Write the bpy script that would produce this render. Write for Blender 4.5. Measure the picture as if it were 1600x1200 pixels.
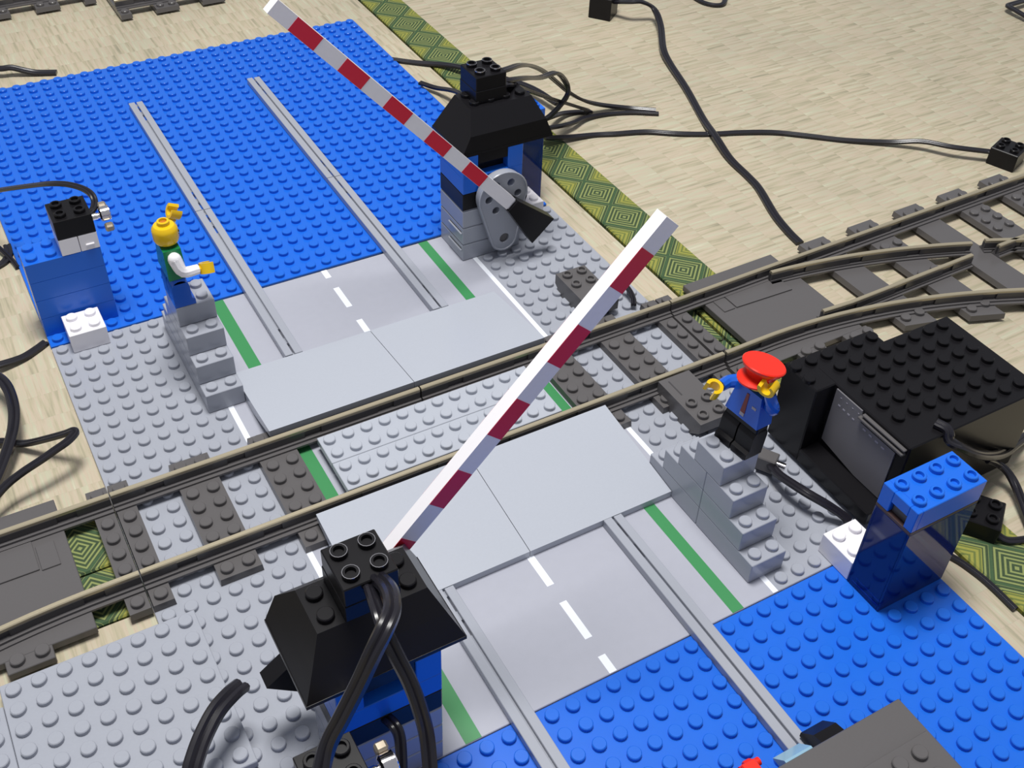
import bpy, math
from mathutils import Vector, Matrix

# ------------------------------------------------------------------ clean, camera, light, exposure
for o in list(bpy.data.objects):
    bpy.data.objects.remove(o)
SC = bpy.context.scene
COL = SC.collection
P = 0.008            # one stud pitch in metres; all modelling below is in studs
ZF = 0.2             # the mats lie 0.2 studs under the baseplate tops

cam_d = bpy.data.cameras.new('camera')
cam = bpy.data.objects.new('camera', cam_d)
COL.objects.link(cam)
cam_d.sensor_width = 36.0
cam_d.lens = 38.42
cam_d.clip_start = 0.01
cam_d.clip_end = 60
RX = Vector((0.87001, -0.49197, 0.03224))
RY = Vector((-0.30929, -0.59555, -0.74139))
RZ = Vector((0.38394, 0.63505, -0.67030))
M = Matrix((RX, -RY, -RZ)).transposed().to_4x4()
M.translation = Vector((-33.641, -19.917, 39.766 + ZF)) * P
cam.matrix_world = M
SC.camera = cam

w = bpy.data.worlds.new('room_light')
SC.world = w
w.use_nodes = True
bg = w.node_tree.nodes['Background']
bg.inputs[0].default_value = (0.94, 0.98, 1.08, 1)
bg.inputs[1].default_value = 0.31

def lamp(name, loc, size, power, color):
    d = bpy.data.lights.new(name, 'AREA')
    d.shape = 'DISK'
    d.size = size
    d.energy = power
    d.color = color
    o = bpy.data.objects.new(name, d)
    COL.objects.link(o)
    o.location = loc
    return o

lamp('ceiling_lamp', (-0.14, 0.20, 1.1), 0.36, 14.2, (1.0, 0.985, 0.95))

SC.view_settings.view_transform = 'Standard'
SC.view_settings.look = 'None'
SC.view_settings.gamma = 1.0
SC.view_settings.use_curve_mapping = False
SC.view_settings.exposure = 0.0

# ------------------------------------------------------------------ materials
def new_mat(name):
    m = bpy.data.materials.new(name)
    m.use_nodes = True
    return m, m.node_tree, m.node_tree.nodes['Principled BSDF']

def plastic(name, c, rough=0.22, var=0.012, spec=0.42):
    m, nt, b = new_mat(name)
    n = nt.nodes.new('ShaderNodeTexNoise')
    n.inputs['Scale'].default_value = 60
    n.inputs['Detail'].default_value = 3
    r = nt.nodes.new('ShaderNodeValToRGB')
    r.color_ramp.elements[0].position = 0.3
    r.color_ramp.elements[1].position = 0.7
    r.color_ramp.elements[0].color = (*[x * (1 - var) for x in c], 1)
    r.color_ramp.elements[1].color = (*[min(1, x * (1 + var)) for x in c], 1)
    nt.links.new(n.outputs['Fac'], r.inputs['Fac'])
    nt.links.new(r.outputs['Color'], b.inputs['Base Color'])
    b.inputs['Roughness'].default_value = rough
    b.inputs['Specular IOR Level'].default_value = spec
    return m

def dusty(name, c, rough=0.35):
    """dark plastic with pale dust specks"""
    m, nt, b = new_mat(name)
    n = nt.nodes.new('ShaderNodeTexNoise')
    n.inputs['Scale'].default_value = 1500
    n.inputs['Detail'].default_value = 2
    r = nt.nodes.new('ShaderNodeValToRGB')
    r.color_ramp.elements[0].position = 0.66
    r.color_ramp.elements[1].position = 0.78
    r.color_ramp.elements[0].color = (*c, 1)
    r.color_ramp.elements[1].color = (*[x + 0.05 for x in c], 1)
    nt.links.new(n.outputs['Fac'], r.inputs['Fac'])
    nt.links.new(r.outputs['Color'], b.inputs['Base Color'])
    b.inputs['Roughness'].default_value = rough
    b.inputs['Specular IOR Level'].default_value = 0.2
    return m

def metal(name, c, rough, met=1.0):
    m, nt, b = new_mat(name)
    n = nt.nodes.new('ShaderNodeTexNoise')
    n.inputs['Scale'].default_value = 250
    mr = nt.nodes.new('ShaderNodeMapRange')
    mr.inputs['To Min'].default_value = rough * 0.8
    mr.inputs['To Max'].default_value = rough * 1.25
    nt.links.new(n.outputs['Fac'], mr.inputs['Value'])
    nt.links.new(mr.outputs['Result'], b.inputs['Roughness'])
    b.inputs['Base Color'].default_value = (*c, 1)
    b.inputs['Metallic'].default_value = met
    return m

def clear_blue(name):
    m, nt, b = new_mat(name)
    nt.nodes.remove(b)
    out = nt.nodes['Material Output']
    t = nt.nodes.new('ShaderNodeBsdfTransparent')
    t.inputs['Color'].default_value = (0.27, 0.40, 0.86, 1)
    d = nt.nodes.new('ShaderNodeBsdfDiffuse')
    d.inputs['Color'].default_value = (0.015, 0.055, 0.36, 1)
    g = nt.nodes.new('ShaderNodeBsdfGlossy')
    g.inputs['Roughness'].default_value = 0.06
    f = nt.nodes.new('ShaderNodeFresnel')
    f.inputs['IOR'].default_value = 1.5
    m1 = nt.nodes.new('ShaderNodeMixShader')
    m1.inputs[0].default_value = 0.34
    m2 = nt.nodes.new('ShaderNodeMixShader')
    nt.links.new(t.outputs[0], m1.inputs[1])
    nt.links.new(d.outputs[0], m1.inputs[2])
    nt.links.new(f.outputs[0], m2.inputs[0])
    nt.links.new(m1.outputs[0], m2.inputs[1])
    nt.links.new(g.outputs[0], m2.inputs[2])
    nt.links.new(m2.outputs[0], out.inputs[0])
    return m

def math_node(nt, op, a, b=None, c=None):
    n = nt.nodes.new('ShaderNodeMath')
    n.operation = op
    for i, v in enumerate((a, b, c)):
        if v is None:
            continue
        if isinstance(v, (int, float)):
            n.inputs[i].default_value = v
        else:
            nt.links.new(v, n.inputs[i])
    return n.outputs[0]

def tatami(name, along):
    """woven rush: long thin strands along one axis, dips where the warp runs across"""
    m, nt, b = new_mat(name)
    tc = nt.nodes.new('ShaderNodeTexCoord')
    sp = nt.nodes.new('ShaderNodeSeparateXYZ')
    nt.links.new(tc.outputs['Object'], sp.inputs[0])
    L, A = (sp.outputs['X'], sp.outputs['Y']) if along == 'x' else (sp.outputs['Y'], sp.outputs['X'])
    cell = math_node(nt, 'FLOOR', math_node(nt, 'MULTIPLY', L, 66.0))
    cv = nt.nodes.new('ShaderNodeCombineXYZ')
    nt.links.new(math_node(nt, 'MULTIPLY', L, 26.0), cv.inputs[0])
    nt.links.new(math_node(nt, 'MULTIPLY', A, 400.0), cv.inputs[1])
    nt.links.new(math_node(nt, 'MULTIPLY', cell, 3.7), cv.inputs[2])
    n = nt.nodes.new('ShaderNodeTexNoise')
    n.inputs['Scale'].default_value = 1.0
    n.inputs['Detail'].default_value = 3
    n.inputs['Roughness'].default_value = 0.6
    nt.links.new(cv.outputs[0], n.inputs['Vector'])
    big = nt.nodes.new('ShaderNodeTexNoise')
    big.inputs['Scale'].default_value = 14.0
    nt.links.new(tc.outputs['Object'], big.inputs['Vector'])
    r = nt.nodes.new('ShaderNodeValToRGB')
    e = r.color_ramp.elements
    e[0].position = 0.25
    e[0].color = (0.30, 0.27, 0.19, 1)
    e[1].position = 0.75
    e[1].color = (0.60, 0.555, 0.42, 1)
    x = e.new(0.42); x.color = (0.45, 0.40, 0.275, 1)
    x = e.new(0.52); x.color = (0.53, 0.44, 0.33, 1)
    x = e.new(0.62); x.color = (0.49, 0.47, 0.335, 1)
    nt.links.new(n.outputs['Fac'], r.inputs['Fac'])
    mx = nt.nodes.new('ShaderNodeMix')
    mx.data_type = 'RGBA'
    mx.blend_type = 'MULTIPLY'
    mx.inputs[0].default_value = 1.0
    nt.links.new(r.outputs['Color'], mx.inputs[6])
    r2 = nt.nodes.new('ShaderNodeValToRGB')
    r2.color_ramp.elements[0].position = 0.3
    r2.color_ramp.elements[0].color = (0.88, 0.89, 0.90, 1)
    r2.color_ramp.elements[1].position = 0.7
    r2.color_ramp.elements[1].color = (1, 1, 1, 1)
    nt.links.new(big.outputs['Fac'], r2.inputs['Fac'])
    nt.links.new(r2.outputs['Color'], mx.inputs[7])
    nt.links.new(mx.outputs[2], b.inputs['Base Color'])
    b.inputs['Roughness'].default_value = 0.7
    dip = math_node(nt, 'ABSOLUTE', math_node(nt, 'SINE', math_node(nt, 'MULTIPLY', L, 66.0 * math.pi)))
    hgt = math_node(nt, 'ADD', math_node(nt, 'MULTIPLY', n.outputs['Fac'], 0.8), math_node(nt, 'POWER', dip, 0.4))
    bp = nt.nodes.new('ShaderNodeBump')
    bp.inputs['Strength'].default_value = 0.35
    bp.inputs['Distance'].default_value = 0.0008
    nt.links.new(hgt, bp.inputs['Height'])
    nt.links.new(bp.outputs[0], b.inputs['Normal'])
    return m

def brocade(name, along, width):
    """mat border cloth: nested diamonds of yellow-green thread on dark green"""
    m, nt, b = new_mat(name)
    tc = nt.nodes.new('ShaderNodeTexCoord')
    sp = nt.nodes.new('ShaderNodeSeparateXYZ')
    nt.links.new(tc.outputs['Object'], sp.inputs[0])
    L, A = (sp.outputs['X'], sp.outputs['Y']) if along == 'x' else (sp.outputs['Y'], sp.outputs['X'])
    per = width * 1.0
    tl = math_node(nt, 'ABSOLUTE', math_node(nt, 'SUBTRACT', math_node(nt, 'FRACT', math_node(nt, 'DIVIDE', L, per)), 0.5))
    ta = math_node(nt, 'ABSOLUTE', math_node(nt, 'SUBTRACT', math_node(nt, 'FRACT', math_node(nt, 'DIVIDE', A, width)), 0.5))
    d = math_node(nt, 'ADD', tl, ta)                       # 0 centre .. 1 corners
    ring = math_node(nt, 'GREATER_THAN', math_node(nt, 'FRACT', math_node(nt, 'MULTIPLY', d, 10.0)), 0.56)
    bars = math_node(nt, 'LESS_THAN', math_node(nt, 'ABSOLUTE', math_node(nt, 'SUBTRACT', d, 0.5)), 0.035)
    core = math_node(nt, 'LESS_THAN', d, 0.33)
    fl = math_node(nt, 'GREATER_THAN', math_node(nt, 'SINE', math_node(nt, 'MULTIPLY', d, 60.0)), -0.2)
    thr = nt.nodes.new('ShaderNodeTexNoise')
    thr.inputs['Scale'].default_value = 900
    nt.links.new(tc.outputs['Object'], thr.inputs['Vector'])
    def mixc(f, c1, c2):
        x = nt.nodes.new('ShaderNodeMix')
        x.data_type = 'RGBA'
        nt.links.new(f, x.inputs[0])
        for i, c in ((6, c1), (7, c2)):
            if isinstance(c, tuple):
                x.inputs[i].default_value = (*c, 1)
            else:
                nt.links.new(c, x.inputs[i])
        return x.outputs[2]
    dark, lite, yel = (0.016, 0.042, 0.016), (0.25, 0.29, 0.095), (0.31, 0.30, 0.05)
    c = mixc(ring, dark, lite)
    cc = mixc(fl, (0.13, 0.16, 0.03), yel)
    c = mixc(core, c, cc)
    c = mixc(bars, c, (0.025, 0.075, 0.03))
    c = mixc(math_node(nt, 'MULTIPLY', thr.outputs['Fac'], 0.35), c, (0.11, 0.14, 0.045))
    nt.links.new(c, b.inputs['Base Color'])
    b.inputs['Roughness'].default_value = 0.75
    bp = nt.nodes.new('ShaderNodeBump')
    bp.inputs['Strength'].default_value = 0.3
    bp.inputs['Distance'].default_value = 0.0004
    nt.links.new(ring, bp.inputs['Height'])
    nt.links.new(bp.outputs[0], b.inputs['Normal'])
    return m

BLUE = plastic('blue_plastic', (0.012, 0.135, 0.66), 0.26)
GREY = plastic('light_grey_plastic', (0.345, 0.362, 0.415), 0.24)
ROAD = plastic('road_print_grey', (0.40, 0.41, 0.475), 0.26)
SLAB = plastic('smooth_slab_grey', (0.42, 0.445, 0.505), 0.22)
DGREY = plastic('dark_grey_plastic', (0.108, 0.102, 0.104), 0.26)
WEBM = plastic('rail_web_plastic', (0.06, 0.057, 0.06), 0.3)
WHITE = plastic('white_plastic', (0.86, 0.84, 0.88), 0.2)
PAINT_W = plastic('white_road_paint', (0.80, 0.83, 0.90), 0.4)
PAINT_G = plastic('green_road_paint', (0.045, 0.245, 0.085), 0.4)
BLACK = dusty('black_plastic', (0.008, 0.0075, 0.009), 0.3)
CABLE = plastic('black_cable', (0.014, 0.013, 0.018), 0.25)
RED = plastic('red_sticker', (0.66, 0.018, 0.045), 0.35)
CAPRED = plastic('red_cap', (0.80, 0.022, 0.008), 0.3)
YELLOW = plastic('yellow_plastic', (0.78, 0.50, 0.012), 0.16)
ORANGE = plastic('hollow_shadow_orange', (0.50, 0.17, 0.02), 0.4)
GREEN = plastic('green_plastic', (0.006, 0.17, 0.055), 0.2)
FBLUE = plastic('figure_blue', (0.010, 0.10, 0.55), 0.18)
TIE = plastic('tie_red', (0.20, 0.03, 0.03), 0.4)
LABEL = plastic('grey_label', (0.17, 0.165, 0.18), 0.4)
PRINT = plastic('pale_print', (0.35, 0.34, 0.40), 0.5)
BROWN = plastic('brown_strip', (0.07, 0.04, 0.035), 0.4)
TRANS = clear_blue('clear_dark_blue')
ICE = plastic('pale_blue_clear', (0.25, 0.42, 0.55), 0.1)
RAILM = metal('rail_metal', (0.44, 0.385, 0.275), 0.38, 0.5)
CHROME = metal('chrome', (0.88, 0.84, 0.84), 0.12)
TANM = metal('dull_metal', (0.42, 0.36, 0.28), 0.4, 0.7)
GAPM = plastic('mat_seam', (0.02, 0.018, 0.014), 0.8)
MAT_V = tatami('tatami_rush_v', 'y')
MAT_U = tatami('tatami_rush_u', 'x')

# ------------------------------------------------------------------ mesh builder (studs)
class MB:
    def __init__(s):
        s.v, s.f, s.m, s.mats = [], [], [], []
        s.cur = 0
        s.T = None
    def mat(s, m):
        if m not in s.mats:
            s.mats.append(m)
        s.cur = s.mats.index(m)
        return s
    def add(s, vs, fs):
        o = len(s.v)
        if s.T is not None:
            vs = [tuple(s.T @ Vector(p)) for p in vs]
        s.v += [tuple(p) for p in vs]
        s.f += [tuple(i + o for i in f) for f in fs]
        s.m += [s.cur] * len(fs)
        return s
    def box(s, x0, y0, z0, x1, y1, z1, b=0.03):
        b = min(b, (x1 - x0) / 3, (y1 - y0) / 3, (z1 - z0) / 3)
        if b <= 0.001:
            vs = [(x, y, z) for z in (z0, z1) for y in (y0, y1) for x in (x0, x1)]
            return s.add(vs, [(0, 2, 3, 1), (4, 5, 7, 6), (0, 1, 5, 4), (2, 6, 7, 3), (0, 4, 6, 2), (1, 3, 7, 5)])
        X, Y, Z = (x0, x1), (y0, y1), (z0, z1)
        sg = (1, -1)
        vs, ix = [], {}
        for i in (0, 1):
            for j in (0, 1):
                for k in (0, 1):
                    for a in 'xyz':
                        p = [X[i] + b * sg[i], Y[j] + b * sg[j], Z[k] + b * sg[k]]
                        q = 'xyz'.index(a)
                        p[q] = (X[i], Y[j], Z[k])[q]
                        ix[i, j, k, a] = len(vs)
                        vs.append(tuple(p))
        fs = []
        for i in (0, 1):
            f = [ix[i, 0, 0, 'x'], ix[i, 1, 0, 'x'], ix[i, 1, 1, 'x'], ix[i, 0, 1, 'x']]
            fs.append(f if i else f[::-1])
            f = [ix[0, i, 0, 'y'], ix[0, i, 1, 'y'], ix[1, i, 1, 'y'], ix[1, i, 0, 'y']]
            fs.append(f if i else f[::-1])
            f = [ix[0, 0, i, 'z'], ix[1, 0, i, 'z'], ix[1, 1, i, 'z'], ix[0, 1, i, 'z']]
            fs.append(f if i else f[::-1])
        def orient(f):
            c = Vector(((x0 + x1) / 2, (y0 + y1) / 2, (z0 + z1) / 2))
            p = [Vector(vs[q]) for q in f]
            n = (p[1] - p[0]).cross(p[2] - p[0])
            m = sum(p, Vector()) / len(p) - c
            return f if n.dot(m) > 0 else f[::-1]
        for i in (0, 1):
            for j in (0, 1):
                fs.append([ix[i, j, 0, 'x'], ix[i, j, 0, 'y'], ix[i, j, 1, 'y'], ix[i, j, 1, 'x']])
                fs.append([ix[i, 0, j, 'x'], ix[i, 0, j, 'z'], ix[i, 1, j, 'z'], ix[i, 1, j, 'x']])
                fs.append([ix[0, i, j, 'y'], ix[0, i, j, 'z'], ix[1, i, j, 'z'], ix[1, i, j, 'y']])
                for k in (0, 1):
                    fs.append([ix[i, j, k, 'x'], ix[i, j, k, 'y'], ix[i, j, k, 'z']])
        return s.add(vs, [tuple(orient(f)) for f in fs])
    def stud(s, x, y, z, hollow=False, r=0.305, h=0.21, n=16):
        cs = [(math.cos(2 * math.pi * i / n), math.sin(2 * math.pi * i / n)) for i in range(n)]
        rings = [(r, -0.02), (r, h - 0.035), (r - 0.035, h)]
        if hollow:
            rings += [(0.19, h), (0.17, h - 0.15)]
        vs = [(x + q * c, y + q * d, z + e) for q, e in rings for c, d in cs]
        fs = []
        for k in range(len(rings) - 1):
            for i in range(n):
                j = (i + 1) % n
                fs.append((k * n + i, k * n + j, (k + 1) * n + j, (k + 1) * n + i))
        fs.append(tuple((len(rings) - 1) * n + i for i in range(n)))
        return s.add(vs, fs)
    def studs(s, x0, y0, nx, ny, z, hollow=False, skip=None, n=16):
        for i in range(nx):
            for j in range(ny):
                if skip and skip(x0 + i + .5, y0 + j + .5):
                    continue
                s.stud(x0 + i + .5, y0 + j + .5, z, hollow, n=n)
        return s
    def prism(s, poly, axis, a, b):
        """poly in the plane across axis, extruded from a to b"""
        def pt(p, t):
            return {'x': (t, p[0], p[1]), 'y': (p[0], t, p[1]), 'z': (p[0], p[1], t)}[axis]
        n = len(poly)
        ar = sum(poly[i][0] * poly[(i + 1) % n][1] - poly[(i + 1) % n][0] * poly[i][1] for i in range(n))
        if (ar < 0) != (axis == 'y'):
            poly = poly[::-1]
        vs = [pt(p, a) for p in poly] + [pt(p, b) for p in poly]
        fs = [tuple(range(n))[::-1], tuple(range(n, 2 * n))]
        fs += [(i, (i + 1) % n, n + (i + 1) % n, n + i) for i in range(n)]
        return s.add(vs, fs)
    def lathe(s, prof, cx=0, cy=0, cz=0, n=24, axis='z', caps=True):
        vs = []
        for r, h in prof:
            for i in range(n):
                c, d = math.cos(2 * math.pi * i / n) * r, math.sin(2 * math.pi * i / n) * r
                p = {'z': (c, d, h), 'y': (d, h, c), 'x': (h, c, d)}[axis]
                vs.append((cx + p[0], cy + p[1], cz + p[2]))
        fs = []
        for k in range(len(prof) - 1):
            for i in range(n):
                j = (i + 1) % n
                fs.append((k * n + i, k * n + j, (k + 1) * n + j, (k + 1) * n + i))
        if caps:
            fs.append(tuple(range(n))[::-1])
            fs.append(tuple((len(prof) - 1) * n + i for i in range(n)))
        return s.add(vs, fs)
    def hull8(s, lo, hi):
        """frustum between two quads given counter-clockwise"""
        return s.add(list(lo) + list(hi), [(3, 2, 1, 0), (4, 5, 6, 7), (0, 1, 5, 4), (1, 2, 6, 5), (2, 3, 7, 6), (3, 0, 4, 7)])
    def sweep(s, path, section, up=Vector((0, 0, 1)), scale=None, caps=True):
        """section: closed list of (side, up) offsets carried along path"""
        pts = [Vector(p) for p in path]
        n = len(section)
        vs = []
        prev = None
        for i, p in enumerate(pts):
            t = (pts[min(i + 1, len(pts) - 1)] - pts[max(i - 1, 0)]).normalized()
            sd = t.cross(up)
            if sd.length < 0.15 and prev is not None:
                sd = prev - t * prev.dot(t)
            elif sd.length < 1e-3:
                sd = Vector((1, 0, 0))
            sd.normalize()
            if prev is not None:
                if sd.dot(prev) < 0:
                    sd = -sd
                sd = (sd * 0.5 + prev * 0.5)
                sd = (sd - t * sd.dot(t)).normalized()
            prev = sd
            u = sd.cross(t).normalized()
            k = scale[i] if scale else 1.0
            for a, b in section:
                vs.append(tuple(p + sd * a * k + u * b * k))
        fs = []
        for i in range(len(pts) - 1):
            for j in range(n):
                q = (j + 1) % n
                fs.append((i * n + j, i * n + q, (i + 1) * n + q, (i + 1) * n + j))
        if caps:
            fs.append(tuple(range(n))[::-1])
            fs.append(tuple((len(pts) - 1) * n + j for j in range(n)))
        return s.add(vs, fs)
    def mesh(s, name, smooth=True):
        me = bpy.data.meshes.new(name)
        me.from_pydata([(x * P, y * P, z * P) for x, y, z in s.v], [], s.f)
        for m in s.mats:
            me.materials.append(m)
        if s.mats:
            me.polygons.foreach_set('material_index', s.m)
        if smooth:
            me.polygons.foreach_set('use_smooth', [True] * len(s.f))
            me.set_sharp_from_angle(angle=math.radians(32))
        me.update()
        return me

def smooth_path(pts, per=6):
    """Catmull-Rom through the points"""
    q = [Vector(p) for p in pts]
    q = [q[0] * 2 - q[1]] + q + [q[-1] * 2 - q[-2]]
    out = []
    for i in range(1, len(q) - 2):
        a, b, c, d = q[i - 1:i + 3]
        for k in range(per):
            t = k / per
            out.append(0.5 * ((2 * b) + (c - a) * t + (2 * a - 5 * b + 4 * c - d) * t * t + (3 * b - a - 3 * c + d) * t ** 3))
    out.append(q[-2])
    return out

def tag(o, label=None, cat=None, group=None, kind=None):
    if label: o['label'] = label
    if cat: o['category'] = cat
    if group: o['group'] = group
    if kind: o['kind'] = kind
    return o

def root(name, label, cat, loc, rotz=0.0, group=None):
    """an Empty at the thing's base; loc in studs above the baseplate level"""
    o = bpy.data.objects.new(name, None)
    o.empty_display_size = 0.005
    COL.objects.link(o)
    o.location = (loc[0] * P, loc[1] * P, (loc[2] + ZF) * P)
    o.rotation_euler = (0, 0, rotz)
    return tag(o, label, cat, group)

def obj(name, mb, parent=None, label=None, cat=None, loc=None, kind=None, group=None, smooth=True):
    me = mb if isinstance(mb, bpy.types.Mesh) else mb.mesh(name, smooth)
    o = bpy.data.objects.new(name, me)
    COL.objects.link(o)
    if parent is not None:
        o.parent = parent
        if loc: o.location = Vector(loc) * P
    else:
        loc = loc or (0, 0, 0)
        o.location = (loc[0] * P, loc[1] * P, (loc[2] + ZF) * P)
    return tag(o, label, cat, group, kind)

# ------------------------------------------------------------------ the floor: three mats with cloth borders
fl = obj('floor', MB().mat(GAPM).box(-260, -160, -1.6, 260, 330, -0.45, 0), kind='structure')
fl.location = (0, 0, ZF * P)
def floor_piece(name, m, x0, y0, x1, y1, z1, b=0.05):
    c = ((x0 + x1) / 2, (y0 + y1) / 2)
    o = obj(name, MB().mat(m).box(x0 - c[0], y0 - c[1], -1.0, x1 - c[0], y1 - c[1], z1, b), fl)
    o.location = (c[0] * P, c[1] * P, 0)
    return o
floor_piece('tatami_mat', MAT_V, -220, 18.7, 2.05, 300, -0.2)
floor_piece('tatami_mat', MAT_V, -220, -150, 2.05, 12.5, -0.2)
floor_piece('tatami_mat', MAT_U, 5.45, -150, 240, 300, -0.2)
BRO_V = brocade('green_border_cloth_v', 'y', 3.3 * P)
BRO_U = brocade('green_border_cloth_u', 'x', 3.0 * P)
floor_piece('mat_border', BRO_V, 2.25, -150, 5.55, 300, -0.16, 0.08)
floor_piece('mat_border', BRO_U, -220, 15.72, 2.05, 18.8, -0.17, 0.08)
floor_piece('mat_border', BRO_U, -220, 12.6, 2.05, 15.62, -0.17, 0.08)

# ------------------------------------------------------------------ baseplates
def baseplate(name, label, m, nx, ny, loc, rotz=0.0, skip=None, cat='baseplate'):
    r = root(name, label, cat, loc, rotz)
    obj('plate', MB().mat(m).box(0, 0, -0.17, nx, ny, 0, 0.03), r)
    obj('stud', MB().mat(m).studs(0, 0, nx, ny, 0, skip=skip), r, kind='stuff')
    return r

road = root('road_baseplate', 'light grey studded baseplate with a printed road crossing under the track', 'baseplate', (-32, 0, 0))
obj('plate', MB().mat(ROAD).box(0, 0, -0.17, 32, 32, 0, 0.03), road)
obj('stud', MB().mat(GREY).studs(0, 0, 32, 32, 0, skip=lambda x, y: 7 < x < 25), road, kind='stuff')
def paint(m, x0, y0, x1, y1):
    return obj('road_marking', MB().mat(m).box(x0, y0, 0, x1, y1, 0.008, 0), road)
paint(PAINT_G, 9.0, 0.02, 9.72, 31.98)
paint(PAINT_G, 22.38, 0.02, 23.0, 31.98)
paint(PAINT_W, 7.02, 0.02, 7.3, 31.98)
paint(PAINT_W, 24.7, 0.02, 24.98, 31.98)
for a, b in ((0.02, 0.95), (1.95, 4.12), (5.15, 7.3), (24.5, 26.65), (28.0, 30.05), (31.15, 31.98)):
    paint(PAINT_W, 15.84, a, 16.2, b)
# the flat studded margins are a paler, bluer grey than the printed road
obj('studded_margin', MB().mat(GREY).box(0.02, 0.02, 0, 7.0, 31.98, 0.006, 0), road)
obj('studded_margin', MB().mat(GREY).box(25.0, 0.02, 0, 31.98, 31.98, 0.006, 0), road)

baseplate('blue_baseplate', 'blue studded baseplate beyond the crossing, with two long grey guide rails on it', BLUE, 32, 32, (-32.0, 32.14, 0), math.radians(0.25))
baseplate('blue_baseplate', 'blue studded baseplate on the camera side of the crossing, under the dark grey vehicle', BLUE, 32, 32, (-31.86, -32.05, 0))

def raised(label, x0, y0, nx, ny):
    r = root('grey_plate', label, 'plate', (x0, y0, 0.22))
    obj('plate', MB().mat(GREY).box(0, 0, 0, nx, ny, 0.4, 0.03), r)
    obj('stud', MB().mat(GREY).studs(0, 0, nx, ny, 0.4), r, kind='stuff')
raised('light grey studded plate lying askew on the corner of the road baseplate beside the track', -38.5, 2.9, 8, 8)
raised('light grey studded plate beside its askew twin, one stud further from the track', -46.52, 1.9, 8, 8)

# ------------------------------------------------------------------ ramps and crossing plates
def ramp(label, x0, x1, ylo, yhi):
    r = obj('road_ramp', MB().mat(SLAB).prism([(ylo, 0.012), (ylo, 0.40), (yhi, 1.13), (yhi, 0.75), ((ylo + yhi) / 2, 0.012)], 'x', x0 + .015, x1 - .015), label=label, cat='ramp', smooth=False)
    return r
ramp('smooth grey ramp slab beside the black-roofed gatehouse with looping cables on its roof', -24, -16, 7.0, 13.05)
ramp('smooth grey ramp slab between the track and the figure in the red cap', -16, -8, 7.0, 13.05)
ramp('smooth grey ramp slab between the track and the bareheaded figure in green', -24, -16, 25.0, 19.2)
ramp('smooth grey ramp slab in front of the gatehouse with the crank wheel', -16, -8, 25.0, 19.2)
for y, lab in ((16.0, 'studded light grey plate between the rails, on the side of the green figure'),
               (14.0, 'studded light grey plate between the rails, on the side of the red-capped figure')):
    r = root('crossing_plate', lab, 'plate', (-22, y, 0.41))
    obj('plate', MB().mat(SLAB).box(0.01, 0.01, 0, 11.99, 1.99, 0.4, 0.025), r)
    obj('stud', MB().mat(SLAB).studs(0, 0, 12, 2, 0.4), r)

# ------------------------------------------------------------------ railway track
def cut(path, a, b):
    """the piece of a polyline between arc lengths a and b"""
    out, s = [], 0.0
    for i in range(len(path) - 1):
        p, q = Vector(path[i]), Vector(path[i + 1])
        l = (q - p).length
        if s + l > a and s < b:
            t0, t1 = max(0, (a - s) / l), min(1, (b - s) / l)
            if not out:
                out.append(p.lerp(q, t0))
            out.append(p.lerp(q, t1))
        s += l
    return out
def rect(hw, z0, z1):
    return [(-hw, z0), (hw, z0), (hw, z1), (-hw, z1)]
def rail(path, parent, flange=0.5, notch=4.0, first=1.55):
    path = [Vector(p) for p in path]
    L = sum((path[i + 1] - path[i]).length for i in range(len(path) - 1))
    mb = MB().mat(DGREY)
    mb.sweep(path, rect(flange, 0.38, 0.50))
    mb.sweep(path, rect(flange * 0.62, 0.49, 0.62))
    mb.mat(WEBM).sweep(path, rect(0.06, 0.5, 1.1))
    s = first
    a = 0.0
    while a < L:
        b = min(s, L)
        if b - a > 0.05:
            mb.sweep(cut(path, a, b), rect(0.165, 0.6, 1.02))
        a = b + 0.9
        s = a + notch - 0.9
    o = obj('rail', mb, parent)
    hd = MB().mat(RAILM).sweep(path, [(-0.135, 1.0), (0.135, 1.0), (0.135, 1.16), (0.09, 1.2), (-0.09, 1.2), (-0.135, 1.16)])
    obj('rail_head', hd, o)
    return o
def sleeper(parent, x0, x1, y0, y1, rows, z=0.4, skew=0.0, smooth_top=False):
    mb = MB().mat(DGREY)
    mb.hull8([(x0, y0, 0.012), (x1, y0 - skew, 0.012), (x1, y1, 0.012), (x0, y1, 0.012)],
             [(x0 + .03, y0 + .03, z), (x1 - .03, y0 - skew + .03, z), (x1 - .03, y1 - .03, z), (x0 + .03, y1 - .03, z)])
    n = int(round(x1 - x0))
    for i in range(n):
        for y in rows:
            mb.stud(x0 + .5 + i * ((x1 - x0 - 1) / max(1, n - 1) if n > 1 else 0), y, z)
    return obj('sleeper', mb, parent)
ROWS = (-3.5, -1.5, -.5, .5, 1.5, 3.5)
GA, GB = -2.5, 2.62
def straight(label, x0, y=16.0, rotz=0.0, group=None):
    r = root('straight_track', label, 'track', (x0, y, 0), rotz)
    for a, b in ((0.02, 1), (3, 5), (7, 9), (11, 13), (15, 15.98)):
        sleeper(r, a, b, -4, 4, ROWS)
    for g in (GA, GB):
        rail([(0.015, g, 0), (15.985, g, 0)], r)
    return r
straight('dark grey straight track passing the bareheaded figure in green', -32)
straight('dark grey straight track passing the red-capped figure, ending at the switch', -15.94)

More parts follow.
